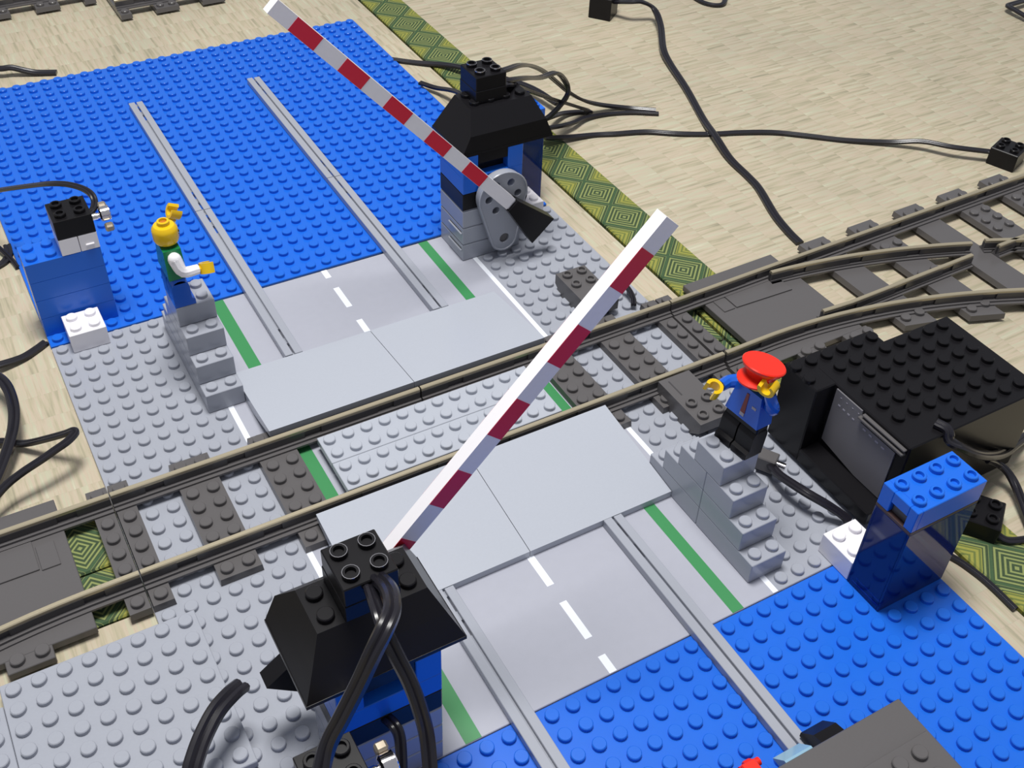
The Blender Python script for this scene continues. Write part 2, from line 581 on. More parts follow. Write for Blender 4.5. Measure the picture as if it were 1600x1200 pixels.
def switch(label, x0, y0, sx, rotz=0.0):
    r = root('switch_track', label, 'track', (x0, y0, 0), rotz)
    d0 = 2.5 if sx > 0 else 1.8
    def dv(d, R):
        return 0.0 if d <= d0 else (d - d0) ** 2 / (2 * R)
    def X(d): return sx * d
    def sl(a, b, y0, y1, rows, **k):
        lo, hi = sorted((X(a), X(b)))
        sleeper(r, lo, hi, y0, y1, rows, **k)
    sl(0.02, 1, -4, 4, ROWS)
    # flat centre plate over the point mechanism, with a hatch in it
    mb = MB().mat(DGREY)
    lo, hi = sorted((X(2.35), X(9.2)))
    mb.box(lo, -3.9, 0.012, hi, 4.3, 0.42, 0.03)
    obj('mechanism_plate', mb, r)
    lo, hi = sorted((X(2.9), X(7.9)))
    mb = MB().mat(DGREY)
    if sx > 0:
        mb.prism([(lo + .9, 1.0), (hi, -0.1 + .9), (hi, 2.1), (lo + .9, 2.1)], 'z', 0.40, 0.50)
        mb.box(lo, 1.0, 0.40, lo + .8, 2.1, 0.49, 0.02)
    else:
        mb.box(lo, 0.3, 0.40, hi - .9, 2.1, 0.50, 0.02)
        mb.box(hi - .82, 0.2, 0.40, hi, 1.7, 0.49, 0.02)
    obj('hatch', mb, r)
    for k, a in enumerate((11.5, 15.65, 19.8, 23.9, 28.0)):
        e = -4.0 - dv(a + 1, 37.4) * 0.97
        sk = dv(a + 2.1, 37.4) - dv(a, 37.4)
        rows = (3.5,) if k in (0, 2) else ((3.5, 1.5, .5, -.5) if k >= 3 else (3.5, 1.4, -1.8))
        y1 = e + sk * .5
        sl(a, a + 2.1, y1, 4.3, tuple(rows) + (y1 + .7 - (sk if sx > 0 else 0) * .3,), skew=sk if sx > 0 else 0)
    for a in (4.2, 7.6):
        mb = MB().mat(DGREY)
        lo, hi = sorted((X(a), X(a + 1.9)))
        mb.box(lo, -4.5 - dv(a, 37.4), 0.012, hi, -3.8, 0.4, 0.03)
        mb.studs(lo, -4.5 - dv(a, 37.4), 2, 1, 0.4)
        obj('sleeper', mb, r)
    def line(d0_, d1, f, n=28):
        return [(X(d0_ + (d1 - d0_) * i / n), f(d0_ + (d1 - d0_) * i / n), 0) for i in range(n + 1)]
    rail(line(0.05, 32, lambda d: GB, 2), r)                                   # straight, far
    rail(line(0.05, 32, lambda d: GA - dv(d, 37.4)), r)                        # curved, near
    rail(line(7.2, 20.6, lambda d: GB - .25 - dv(d, 42.6)), r, 0.36)           # curved, far
    rail(line(21.6, 32, lambda d: GB - dv(d, 42.6)), r, 0.36)
    rail(line(7.4, 19.6, lambda d: GA + .25 if d < 9 else GA + .1, 6), r, 0.36)  # straight, near
    rail(line(21.9, 32, lambda d: GA, 2), r, 0.36)
    return r
switch('dark grey switch track branching beyond the black battery box', 0.13, 16.0, 1, math.radians(0.9))
switch('dark grey switch track leading off between the mat and the askew grey plates', -32.0, 16.0, -1)

# part of another track at the back of the mat
t = straight('dark grey straight track lying beyond the far blue baseplate', -34.5, 80.6)
t = straight('dark grey straight track end poking in behind the tip of the raised barrier', -17.6, 76.3, math.radians(0.5))

# ------------------------------------------------------------------ guide rails for the road
def guide(label, x, y0, y1, z=0.0):
    r = root('guide_rail', label, 'guide rail', (x, y0, z), 0, 'grey guide rails across the road')
    L = y1 - y0
    m = GREY
    obj('ledge', MB().mat(m).box(0, 0.02, 0.012, 0.44, L - .02, 0.45, 0.025), r)
    obj('ledge', MB().mat(m).box(0.56, 0.02, 0.012, 1.0, L - .02, 0.42, 0.025), r)
    mb = MB().mat(m)
    for a, b in ((0.02, .35), (1.25, 1.75), (2.65, L - 2.65), (L - 1.75, L - 1.25), (L - .35, L - .02)):
        mb.box(0.40, a, 0.012, 0.60, b, 0.22, 0)
    obj('slot_floor', mb, r)
    return r
guide('grey guide rail ending at the ramp beside the green figure', -21, 25.02, 41)
guide('grey guide rail length on blue studs, farther along the line behind the green figure', -21, 41.02, 57)
guide('grey guide rail ending at the ramp beside the gatehouse with the crank wheel', -12, 25.02, 41)
guide('grey guide rail length on blue studs, ending under the raised barrier', -12, 41.02, 57)
guide('grey guide rail running from the ramp to the black slope on the dark grey vehicle', -12, -9, 6.99)
guide('grey guide rail passing close by the black roof corner of the gatehouse with cables', -21, -9, 6.99)

# ------------------------------------------------------------------ stairs
def stairs(label, x0, y0, rotz):
    r = root('toy_stairs', label, 'stairs', (x0, y0, 0.0), rotz)
    # local: x 0..2 across, y -4..4 along, platform y -1..1
    for k in range(4):
        hw = 4 - k
        mb = MB().mat(GREY)
        if k < 3:
            mb.box(0.01, -hw + .01, 1.2 * k + .012, 1.99, -.005, 1.2 * k + 1.2, 0.03)
            mb.studs(0, -hw, 2, 1, 1.2 * k + 1.2)
            obj('brick', mb, r)
            mb = MB().mat(GREY)
            mb.box(0.01, .005, 1.2 * k + .012, 1.99, hw - .01, 1.2 * k + 1.2, 0.03)
            mb.studs(0, hw - 1, 2, 1, 1.2 * k + 1.2)
            obj('brick', mb, r)
        else:
            mb.box(0.01, -.99, 3.612, 1.99, .99, 4.8, 0.03)
            mb.studs(0, -1, 2, 2, 4.8)
            obj('brick', mb, r)
    return r
stairs('light grey brick stairs over which the bareheaded figure in green stands', -26, 27, 0)
stairs('light grey brick stairs on which the red-capped figure stands', -6, 5, math.pi)

# ------------------------------------------------------------------ signal towers
def lightbrick(r, x0, y0, z0, lampside):
    """2x2 block: pale lower brick, black light brick and a chrome lamp head"""
    a = MB().mat(WHITE)
    a.box(x0, y0, z0, x0 + .985, y0 + 2, z0 + 1.0, 0.03)
    obj('pale_brick', a, r)
    b = MB().mat(WHITE)
    b.box(x0 + 1.015, y0, z0, x0 + 2, y0 + 2, z0 + 1.0, 0.03)
    b.box(x0 + 1.3, y0 - .10, z0 + .32, x0 + 1.75, y0 + .02, z0 + .42, 0.03)
    obj('pale_brick', b, r)
    c = MB().mat(BLACK)
    c.box(x0, y0, z0 + 1.0, x0 + 2, y0 + 2, z0 + 2.15, 0.03)
    c.studs(x0, y0, 2, 2, z0 + 2.15, hollow=True)
    lb = obj('light_brick', c, r)
    s = 1 if lampside > 0 else -1
    xx = x0 + (2 if s > 0 else 0)
    d = MB().mat(CHROME)
    d.lathe([(.2, -.02), (.2, .3), (.16, .3), (.16, .42)], xx, y0 + .6, z0 + 1.55, 16, 'x')
    d.lathe([(.30, .42), (.42, .5), (.42, .95), (.34, 1.0)], xx, y0 + .6, z0 + 1.6, 20, 'x')
    lm = obj('lamp_head', d, lb)
    e = MB().mat(TANM)
    e.box(xx + .5, y0 + .95, z0 + 1.5, xx + .95, y0 + 1.35, z0 + 1.95, 0.08)
    e.box(xx + .5, y0 - .15, z0 + .85, xx + .95, y0 + .3, z0 + 1.25, 0.08)
    obj('lamp_bracket', e, lb)

def tower_solid(label, x0, y0):
    r = root('signal_tower', label, 'signal tower', (x0, y0, 0), 0)
    mb = MB().mat(BLUE)
    for k in range(4):
        mb = MB().mat(BLUE).box(0.01, 0.01, 1.2 * k + .012, 3.99, 1.99, 1.2 * k + 1.2, 0.012)
        if k == 3:
            mb.studs(0, 0, 4, 2, 4.8)
        obj('brick', mb, r)
    lightbrick(r, 2, 0, 4.81, 1)
    return r
tower_solid('blue signal tower with a black light brick and chrome lamp by the green figure', -32, 33.15)
tower_solid('blue signal tower with light brick and chrome lamp against the cabled gatehouse', -32, -3.2)

def tower_clear(label, x0, y0):
    r = root('signal_tower', label, 'signal tower', (x0, y0, 0), 0)
    t = 0.12
    obj('clear_panel', MB().mat(TRANS).box(0.0, 0.0, 0.012, 4.0, t, 5.2, 0.02), r)
    obj('clear_panel', MB().mat(TRANS).box(0.0, 2 - t, 0.012, 4.0, 2.0, 5.2, 0.02), r)
    obj('clear_panel', MB().mat(TRANS).box(0.0, t, 0.012, t, 2 - t, 5.2, 0.02), r)
    obj('clear_panel', MB().mat(TRANS).box(4 - t, t, 0.012, 4.0, 2 - t, 5.2, 0.02), r)
    obj('strip', MB().mat(BROWN).box(0, 0, 5.205, 4, 2, 5.38, 0.02), r)
    mb = MB().mat(BLUE)
    # hollow-studded brick with a square notch in its end face
    mb.box(0.30, 0, 5.385, 4, 2, 6.6, 0.03)
    mb.box(0, 0, 5.385, 0.31, 0.45, 6.6, 0.03)
    mb.box(0, 1.35, 5.385, 0.31, 2, 6.6, 0.03)
    mb.box(0, 0.44, 6.0, 0.31, 1.36, 6.6, 0.03)
    mb.mat(WEBM).box(0.2, 0.5, 5.42, 0.305, 1.3, 5.98, 0)
    mb.mat(BLUE).studs(0, 0, 4, 2, 6.6, hollow=True)
    obj('top_brick', mb, r)
    return r
tower_clear('clear dark blue signal tower topped by a blue hollow-studded brick before the battery box', -3.85, -3.0)
tower_clear('clear blue signal tower half hidden behind the gatehouse with the crank wheel', -4.0, 33.1)

def brick2(label, x0, y0, m):
    r = root('toy_brick', label, 'brick', (x0, y0, 0.0), 0)
    mb = MB().mat(m).box(0.01, 0.01, 0.012, 1.99, 1.99, 1.2, 0.03)
    obj('block', mb, r)
    obj('stud', MB().mat(m).studs(0, 0, 2, 2, 1.2), r)
    return r
brick2('white two by two brick at the foot of the solid blue signal tower', -31, 31, WHITE)
brick2('white two by two brick wedged against the clear blue tower before the battery box', -3.85, -1.0, WHITE)
brick2('white two by two brick just behind the crank wheel gatehouse', -3, 31.05, WHITE)

# ------------------------------------------------------------------ gatehouses with barrier arms
def outline_plate(mb, outer, holes, axis_y0, axis_y1):
    """flat plate in the x-z plane with real holes"""
    import bmesh
    bm = bmesh.new()
    loops = [outer] + holes
    edges = []
    for lp in loops:
        vs = [bm.verts.new((p[0], 0, p[1])) for p in lp]
        for i in range(len(vs)):
            edges.append(bm.edges.new((vs[i], vs[(i + 1) % len(vs)])))
    bmesh.ops.triangle_fill(bm, use_beauty=True, use_dissolve=False, edges=edges)
    bm.verts.index_update()
    vs = [tuple(v.co) for v in bm.verts]
    fs = [tuple(v.index for v in f.verts) for f in bm.faces]
    bm.free()
    n = len(vs)
    V = [(x, axis_y0, z) for x, _, z in vs] + [(x, axis_y1, z) for x, _, z in vs]
    F = []
    for f in fs:
        a, b, c = (Vector(V[i]) for i in f)
        up = (b - a).cross(c - a).y > 0
        F.append(f[::-1] if up else f)
        F.append(tuple(i + n for i in (f if up else f[::-1])))
    o = 0
    for lp in loops:
        k = len(lp)
        for i in range(k):
            F.append((o + i, o + (i + 1) % k, o + (i + 1) % k + n, o + i + n))
        o += k
    mb.add(V, F)

def circle(cx, cz, r, n=14):
    return [(cx + r * math.cos(2 * math.pi * i / n), cz + r * math.sin(2 * math.pi * i / n)) for i in range(n)]

def gatehouse(label, x0, y0, rotz, roof, topb, pivot, adir, arm_y):
    """local frame: walls x -2..2, y -2..1; crank and arm on the -y side; arm rises towards -x"""
    r = root('gatehouse', label, 'gatehouse', (x0, y0, 0), rotz)
    for k in range(3):
        z0 = 1.2 * k
        mb = MB().mat(GREY)
        mb.box(-2, -2, z0 + .012, 2, 1, z0 + 1.15, 0.04)
        mb.box(-1.94, -1.94, z0 + 1.1, 1.94, .94, z0 + 1.205, 0)
        for (ya, yb) in ((-1.9, -.2),):
            if k < 2:
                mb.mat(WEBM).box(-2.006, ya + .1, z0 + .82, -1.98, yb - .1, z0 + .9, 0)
                mb.mat(GREY).box(-2.10, ya, z0 + .70, -1.99, yb, z0 + .82, 0.03)
        obj('brick', mb, r)
    obj('dark_course', MB().mat(BLACK).box(-2, -2, 3.61, 2, 1, 4.75, 0.04), r)
    mb = MB().mat(BLUE)                                     # upper room, a bay on each road side
    mb.box(-2, -2, 4.76, 2, 1, 5.82, 0.03)
    mb.box(-2, -2, 5.80, -1, 1, 7.2, 0.03)
    mb.box(1, -2, 5.80, 2, 1, 7.2, 0.03)
    mb.mat(BLACK).box(-1.02, -1.4, 5.81, 1.02, .4, 7.2, 0)
    obj('upper_room', mb, r)
    obj('lintel', MB().mat(BLACK).box(-1.0, -1.95, 6.55, 1.0, .95, 7.2, 0.03), r)
    # roof: steep slopes two bricks high round a 4 x 2 top
    rx, ry = roof
    def q(ax, ay, bx, by, z): return [(rx + ax, ry + ay, z), (rx + bx, ry + ay, z), (rx + bx, ry + by, z), (rx + ax, ry + by, z)]
    mb = MB().mat(BLACK)
    mb.hull8(q(-3, -2, 3, 2, 7.21), q(-3, -2, 3, 2, 7.38))
    mb.hull8(q(-2.98, -1.98, 2.98, 1.98, 7.37), q(-2.5, -1.98, 2.5, 1.52, 8.45))
    mb.hull8(q(-2.5, -1.98, 2.5, 1.52, 8.45), q(-2, -1, 2, 1, 9.6))
    rf = obj('roof', mb, r, smooth=False)
    mb = MB().mat(BLACK)
    mb.studs(rx - 2, ry - 1, 4, 2, 9.6)
    obj('stud', mb, rf)
    tx, ty = topb
    mb = MB().mat(BLACK)
    mb.box(tx - 1, ty - 1, 9.62, tx + 1, ty + 1, 10.4, 0.03)
    mb.box(tx - .98, ty - .98, 10.38, tx + .98, ty + .98, 11.25, 0.04)
    mb.studs(tx - 1, ty - 1, 2, 2, 11.25, hollow=True)
    con = obj('cable_plug', mb, r)
    mb = MB().mat(CHROME)
    for a in (-.5, .5):
        for b in (-.5, .5):
            mb.lathe([(.30, 0.0), (.30, .212), (.25, .214), (.25, 0.0)], tx + a, ty + b, 11.24, 16, 'z', False)
    obj('contact', mb, con)
    # crank wheel
    px, pz = pivot
    hx, hz_ = px + .15, 1.35
    out = []
    R, r2 = 1.6, .85
    for i in range(25):
        a = math.radians(-20 + 220 * i / 24)
        out.append((px + R * math.cos(a), pz + R * math.sin(a)))
    for i in range(11):
        a = math.radians(200 + 140 * i / 10)
        out.append((hx + r2 * math.cos(a), hz_ + r2 * math.sin(a)))
    holes = [circle(px + .98 * math.cos(math.radians(a)), pz + .98 * math.sin(math.radians(a)), .25, 12) for a in (0, 60, 120, 180, 240, 300)]
    holes.append(circle(hx, hz_, .33, 14))
    mb = MB().mat(GREY)
    outline_plate(mb, out, holes, -2.62, -2.1)
    mb.box(hx - .5, -2.15, .5, hx + .5, -1.98, 3.5, 0)
    wh = obj('crank_wheel', mb, r)
    rim = [(p[0], -2.62, p[1]) for p in out]
    obj('rim', MB().mat(GREY).sweep(rim + rim[:2], [(.07 * math.cos(t * math.pi / 3), .07 * math.sin(t * math.pi / 3)) for t in range(6)], up=Vector((0, 1, 0)), caps=False), wh)
    mb = MB().mat(DGREY)
    mb.lathe([(.32, -.3), (.32, .3)], hx, -2.2, hz_, 14, 'y')
    obj('axle', mb, wh)
    # barrier arm
    A = Vector((adir[0], 0, adir[1])).normalized()
    N = Vector((-A.z, 0, A.x))
    if N.z < 0: N = -N
    base = Vector((px - .1, 0, pz + .1))
    y0a, y1a = arm_y
    L, hw = 19.3, 0.40
    def slab(mb, s0, s1, h0, h1, ya, yb):
        c = [base + A * s0 - N * h0, base + A * s1 - N * h1, base + A * s1 + N * h1, base + A * s0 + N * h0]
        vs = [(p.x, ya, p.z) for p in c] + [(p.x, yb, p.z) for p in c]
        fs = [(0, 1, 2, 3), (7, 6, 5, 4), (0, 4, 5, 1), (1, 5, 6, 2), (2, 6, 7, 3), (3, 7, 4, 0)]
        ctr = sum((Vector(v) for v in vs), Vector()) / 8
        g = []
        for f in fs:
            p = [Vector(vs[i]) for i in f]
            n_ = (p[1] - p[0]).cross(p[2] - p[0])
            g.append(f if n_.dot(sum(p, Vector()) / 4 - ctr) > 0 else f[::-1])
        mb.add(vs, g)
    mb = MB().mat(WHITE)
    slab(mb, -.1, L, hw, hw, y0a, y1a)
    arm = obj('barrier_arm', mb, r)
    for k in range(5):
        s1 = L - (1.3 + 3.4 * k)
        mb = MB().mat(RED)
        slab(mb, s1 - 1.7, s1, hw - .01, hw - .01, y0a - .012, y1a + .012)
        obj('red_stripe', mb, arm)
    mb = MB().mat(WHITE)
    slab(mb, -.5, .0, .3, .36, y0a + .08, y1a - .08)
    obj('arm_pin', mb, arm)
    mb = MB().mat(BLACK)
    slab(mb, -3.5, -.25, 1.0, .42, y0a - .12, y1a + .12)
    obj('counterweight', mb, arm)
    return r

gatehouse('black-roofed gatehouse showing its grey crank wheel and black counterweight, barrier raised', -6, 31, 0,
          (1, 0), (.5, .3), (.4, 4.35), (-.672, .741), (-3.6, -3.05))
gatehouse('black-roofed gatehouse seen from above, two cables draped over its roof', -26, 1, math.pi,
          (0, -1), (0, -.95), (.4, 5.15), (-.684, .73), (-3.6, -3.05))

# ------------------------------------------------------------------ toy figures
def tube(mb, pts, r, n=10):
    sec = [(math.cos(2 * math.pi * i / n), math.sin(2 * math.pi * i / n)) for i in range(n)]
    p = smooth_path(pts, 4)
    k = [r[0] + (r[1] - r[0]) * i / (len(p) - 1) for i in range(len(p))]
    mb.sweep(p, sec, scale=k)
    # rounded shoulder end
    c = p[0]
    prof = [(r[0] * math.sin(math.radians(a)), r[0] * math.cos(math.radians(a))) for a in (0.5, 30, 60, 90, 120, 150, 179.5)]
    mb.lathe([(q[0], -q[1]) for q in prof], c.x, c.y, c.z, 12)

def claw(mb, wrist, direction, up):
    """open C-shaped toy hand on a short peg"""
    d = Vector(direction).normalized()
    u = Vector(up)
    u = (u - d * u.dot(d)).normalized()
    s = d.cross(u)
    w_ = Vector(wrist)
    old = mb.T
    mb.T = Matrix((d, s, u)).transposed().to_4x4()
    mb.T.translation = w_
    mb.lathe([(.17, -.12), (.17, .22)], 0, 0, 0, 10, 'x')
    arc = [math.radians(a) for a in range(50, 311, 20)]
    out = [(.47 + .40 * math.cos(a), .40 * math.sin(a)) for a in arc]
    inn = [(.47 + .24 * math.cos(a), .24 * math.sin(a)) for a in arc][::-1]
    n = len(arc)
    vs = [(x, y, -.27) for x, y in out + inn] + [(x, y, .27) for x, y in out + inn]
    m = 2 * n
    fs = []
    for i in range(n - 1):
        j = m - 1 - i
        fs += [(i, j, j - 1, i + 1), (m + i, m + i + 1, m + j - 1, m + j),
               (i, i + 1, m + i + 1, m + i), (j - 1, j, m + j, m + j - 1)]
    fs += [(0, m, m + m - 1, m - 1), (n - 1, n, m + n, m + n - 1)]
    mb.add(vs, fs)
    mb.T = old

def figure(label, loc, rotz, torso_m, arm_m, leg_m, arms, cap=None, tie=False, lean=0.0):
    """faces local +x; arms: per side (shoulder, elbow, wrist, hand direction, hand up)"""
    r = root('toy_figure', label, 'toy figure', loc, rotz)
    r.rotation_euler = (0, lean, rotz)
    for s in (-1, 1):
        prof = [(-.45, .0), (.62, .0), (.62, .28), (.46, .40), (.46, 1.1)]
        prof += [(.46 * math.cos(math.radians(a)), 1.1 + .46 * math.sin(math.radians(a))) for a in range(20, 161, 20)] + [(-.46, 1.1)]
        y0, y1 = sorted((s * .04, s * .97))
        obj('leg', MB().mat(leg_m).prism(prof, 'y', y0, y1), r)
    obj('hips', MB().mat(leg_m).box(-.36, -.97, 1.35, .36, .97, 1.70, 0.06), r)
    mb = MB().mat(torso_m)
    mb.hull8([(-.48, -.97, 1.71), (.48, -.97, 1.71), (.48, .97, 1.71), (-.48, .97, 1.71)],
             [(-.44, -.72, 3.30), (.44, -.72, 3.30), (.44, .72, 3.30), (-.44, .72, 3.30)])
    to = obj('torso', mb, r, smooth=False)
    if tie:
        mb = MB().mat(TIE)
        mb.hull8([(.47, -.13, 2.05), (.50, -.13, 2.05), (.50, .13, 2.05), (.47, .13, 2.05)],
                 [(.44, -.07, 3.1), (.47, -.07, 3.1), (.47, .07, 3.1), (.44, .07, 3.1)])
        obj('tie', mb, to)
        obj('badge', MB().mat(PRINT).box(.44, .38, 2.55, .475, .62, 2.68, 0), to)
        obj('tie_tip', MB().mat(PRINT).box(.475, -.12, 1.88, .505, .12, 2.06, 0), to)
    mb = MB().mat(YELLOW)
    mb.lathe([(.33, 3.28), (.33, 3.45)], 0, 0, 0, 16)
    mb.lathe([(.40, 3.40), (.56, 3.46), (.635, 3.62), (.64, 4.10), (.61, 4.24), (.50, 4.38), (.30, 4.43)], 0, 0, 0, 28)
    hd = obj('head', mb, r)
    if cap is None:
        st = obj('head_stud', MB().mat(YELLOW).lathe([(.31, 4.40), (.31, 4.60), (.28, 4.63), (.20, 4.63), (.19, 4.5)], 0, 0, 0, 20, 'z', False), hd)
        obj('stud_hollow', MB().mat(ORANGE).lathe([(.2, 4.47), (.2, 4.51)], 0, 0, 0, 16), hd)
    for s in (-1, 1):
        obj('eye', MB().mat(CABLE).lathe([(.075, -.01), (.075, .015)], .625, s * .2, 3.98, 10, 'x'), hd)
    mb = MB().mat(CABLE)
    sm = [(.645 * math.cos(a), .645 * math.sin(a), 3.70 + .9 * a * a) for a in [i * .08 for i in range(-5, 6)]]
    mb.sweep(sm, [(.03, 0), (0, .02), (-.03, 0), (0, -.02)])
    obj('mouth', mb, hd)
    if cap is not None:
        mb = MB().mat(cap)
        mb.lathe([(.67, 4.02), (.69, 4.05), (.70, 4.32), (.66, 4.36)], 0, 0, 0, 28)
        T = Matrix.Rotation(math.radians(-9), 4, 'Y')
        T.translation = (0.0, 0, 4.30)
        mb.T = T
        mb.lathe([(.70, -.1), (.90, .08), (.97, .20), (.985, .27), (.94, .32)], .04, 0, 0, 32)
        mb.T = None
        cp = obj('cap', mb, r)
        mb = MB().mat(cap)
        vs = []
        for i in range(13):
            a = math.radians(-75 + 150 * i / 12)
            vs.append((.62 * math.cos(a), .66 * math.sin(a), 4.12))
        for i in range(13):
            a = math.radians(-75 + 150 * i / 12)
            vs.append((.30 + .86 * math.cos(a), .80 * math.sin(a), 3.95))
        vs += [(x, y, z - .07) for x, y, z in vs]
        fs = []
        for i in range(12):
            fs += [(i, 13 + i, 14 + i, i + 1), (26 + i, 27 + i, 40 + i, 39 + i), (13 + i, 39 + i, 40 + i, 14 + i), (i, i + 1, 27 + i, 26 + i)]
        fs += [(0, 26, 39, 13), (12, 25, 51, 38)]
        mb.add(vs, fs)
        obj('visor', mb, cp)
    for sh, el, wr, hd_, up in arms:
        mb = MB().mat(arm_m)
        tube(mb, [sh, el, wr], (.34, .26))
        ar = obj('arm', mb, r)
        mb = MB().mat(YELLOW)
        claw(mb, wr, hd_, up)
        obj('hand', mb, ar)
    return r

figure('bareheaded toy figure in green torso with white sleeves standing on grey stairs', (-25.55, 27, 4.82), 0.0, GREEN, WHITE, FBLUE,
       [((.0, -.98, 2.95), (.25, -1.2, 2.25), (1.0, -1.12, 2.10), (1, .05, -.12), (0, .5, 1)),
        ((.0, .98, 2.95), (.35, 1.25, 3.2), (.62, 1.15, 3.85), (.45, -.1, .9), (1, 0, 0))])
figure('toy figure in red peaked cap and blue coat with tie standing on grey stairs', (-6.45, 4.95, 4.82), math.pi + .12, FBLUE, FBLUE, BLACK,
       [((.0, -.98, 2.95), (.35, -1.25, 2.85), (.80, -1.25, 2.78), (1, -.1, -.1), (0, .35, 1)),
        ((.0, .98, 2.95), (.25, 1.25, 3.1), (.40, 1.0, 3.75), (.35, -.2, .9), (1, .2, 0))], cap=CAPRED, tie=True, lean=-.10)

# ------------------------------------------------------------------ track cable clips
def clip(label, x0, y0, rotz, ):
    """local: studs at the outer end y 0..2, sloping into the rail at y 3.8"""
    r = root('track_connector', label, 'connector', (x0, y0, 0.0), rotz)
    mb = MB().mat(DGREY)
    mb.prism([(0, .55), (0, 1.2), (3.75, 1.2), (3.75, .52), (2.6, .03), (.7, .03)], 'x', 0, 2)
    obj('housing', mb, r, smooth=False)
    obj('stud', MB().mat(DGREY).studs(0, 0, 2, 2, 1.2, hollow=True), r)
    obj('groove', MB().mat(WEBM).box(.45, 2.3, 1.195, .53, 3.5, 1.21, 0), r)
    return r
clip('dark grey cable connector clipped to the track next to the gatehouse with the crank', -2.45, 23.9, math.pi)
clip('dark grey cable connector clipped to the track at the feet of the red-capped figure', -4.55, 9.45, 0)

# ------------------------------------------------------------------ battery box
bb = root('battery_box', 'large black studded battery box with a grey label beside the red-capped figure', 'battery box', (0, 0, 0))
mb = MB().mat(BLACK)
mb.box(0.15, 0.85, -.19, 9.0, 7.2, 5.0, 0.06)
obj('case', mb, bb)
mb = MB().mat(BLACK)
mb.box(-1.05, 5.85, .24, 4.6, 8.2, 4.98, 0.06)
mb.box(-1.05, .95, .24, 0.2, 5.9, 1.05, 0.06)
obj('end_cover', mb, bb)
def bskip(x, y): return False
mb = MB().mat(BLACK)
mb.studs(0.6, 2.15, 8, 5, 5.0)
mb.studs(2.6, 1.15, 6, 1, 5.0)
mb.studs(-1.35, 7.15, 6, 1, 4.98, skip=lambda x, y: x < -.9)
mb.studs(-1.35, 6.15, 1, 1, 4.98, skip=lambda x, y: x < -.9)
obj('stud', mb, bb, kind='stuff')
mb = MB().mat(LABEL)
mb.prism([(5.65, 1.5), (5.65, 4.85), (3.9, 4.85), (3.75, 4.2), (1.5, 4.2), (1.5, 1.1), (3.2, 1.1)], 'x', .08, .16)
lb = obj('label_plate', mb, bb, smooth=False)
mb = MB().mat(PRINT)
for k in range(4):
    mb.box(.068, 5.15 - .33 * k, 4.05 - .02 * k, .082, 5.30 - .33 * k, 4.13 - .02 * k, 0)
    mb.box(.068, 3.35 - .42 * k, 3.95 - .03 * k, .082, 3.55 - .42 * k, 4.05 - .03 * k, 0)
    mb.box(.068, 5.2 - .4 * k, 4.55, .082, 5.28 - .4 * k, 4.58, 0)
obj('label_print', mb, lb, kind='stuff')
obj('ridge', MB().mat(DGREY).box(-.12, 1.0, 4.45, .16, 3.9, 4.6, 0.03), bb)
obj('ridge', MB().mat(DGREY).box(-.05, 1.0, 4.7, .16, 3.75, 4.82, 0.03), bb)

# ------------------------------------------------------------------ the dark grey vehicle on the camera side
vh = root('toy_vehicle', 'dark grey studded toy vehicle on the near blue baseplate, over the guide rail end', 'toy vehicle', (-14.5, -16, 0))
mb = MB().mat(DGREY)
mb.box(.0, 0, 1.7, 6.7, 8.5, 2.4, 0.04)
obj('chassis', mb, vh)
mb = MB().mat(DGREY)
mb.box(.6, 0.2, 2.4, 6.5, 6.9, 2.62, 0.03)
mb.studs(3.0, 2.8, 3, 4, 2.62, skip=lambda x, y: (x > 5.7 and y > 5.9))
obj('bonnet', mb, vh)
obj('bumper', MB().mat(BLACK).prism([(8.4, .55), (9.75, .55), (9.75, .8), (9.2, 1.45), (8.4, 1.69)], 'x', 3.2, 4.35), vh, smooth=False)
for y in (1.2, 6.6):
    for x in (.1, 5.4):
        w_ = obj('wheel', MB().mat(BLACK).lathe([(.6, 0), (.74, .08), (.74, .82), (.6, .9)], x, y, .95, 24, 'x'), vh)
        obj('hub', MB().mat(PRINT).lathe([(.3, -.02), (.3, .94)], x, y, .95, 16, 'x'), w_)
obj('windscreen', MB().mat(ICE).prism([(8.5, 1.75), (9.1, 1.75), (8.6, 2.35), (8.45, 2.35)], 'x', 1.0, 2.3), vh, smooth=False)
mb = MB().mat(CAPRED)
mb.lathe([(.17, 0), (.17, .9)], -.3, 9.35, 1.5, 14, 'x')
mb.lathe([(.24, .25), (.27, .3), (.27, .55), (.24, .6)], -.3, 9.35, 1.5, 14, 'x')
mb.box(-.35, 8.3, 1.72, .3, 9.4, 1.95, 0.05)
obj('red_light', mb, vh)

# ------------------------------------------------------------------ loose plugs
def plug(label, x, y, z, rotz, hgt=1.2, m=BLACK):
    r = root('cable_plug', label, 'plug', (x, y, z), rotz)
    mb = MB().mat(m).box(-1, -1, 0, 1, 1, hgt, 0.05)
    obj('block', mb, r)
    obj('stud', MB().mat(m).studs(-1, -1, 2, 2, hgt, hollow=True), r)
    return r
plug('black cable plug standing alone on the mat beyond the green border', 20.0, 56.2, -.195, math.radians(38), 1.9)
plug('black cable plug lying on the mat against the far rail of the switch', 32.6, 22.3, -.195, math.radians(20), 1.3)
plug('black cable plug lying on the green mat border behind the clear blue tower', 4.3, -1.3, -.15, math.radians(35), 1.0)
st = root('cable_sleeve', 'dark grey cable sleeve end beside the stairs of the red-capped figure', 'plug', (-2.75, 6.3, .22), math.radians(-58))
obj('sleeve', MB().mat(DGREY).box(-.55, -.4, 0, .55, .4, .85, 0.05), st)
obj('ferrule', MB().mat(CHROME).lathe([(.2, 0), (.2, .5)], .5, 0, .45, 14, 'x'), st)

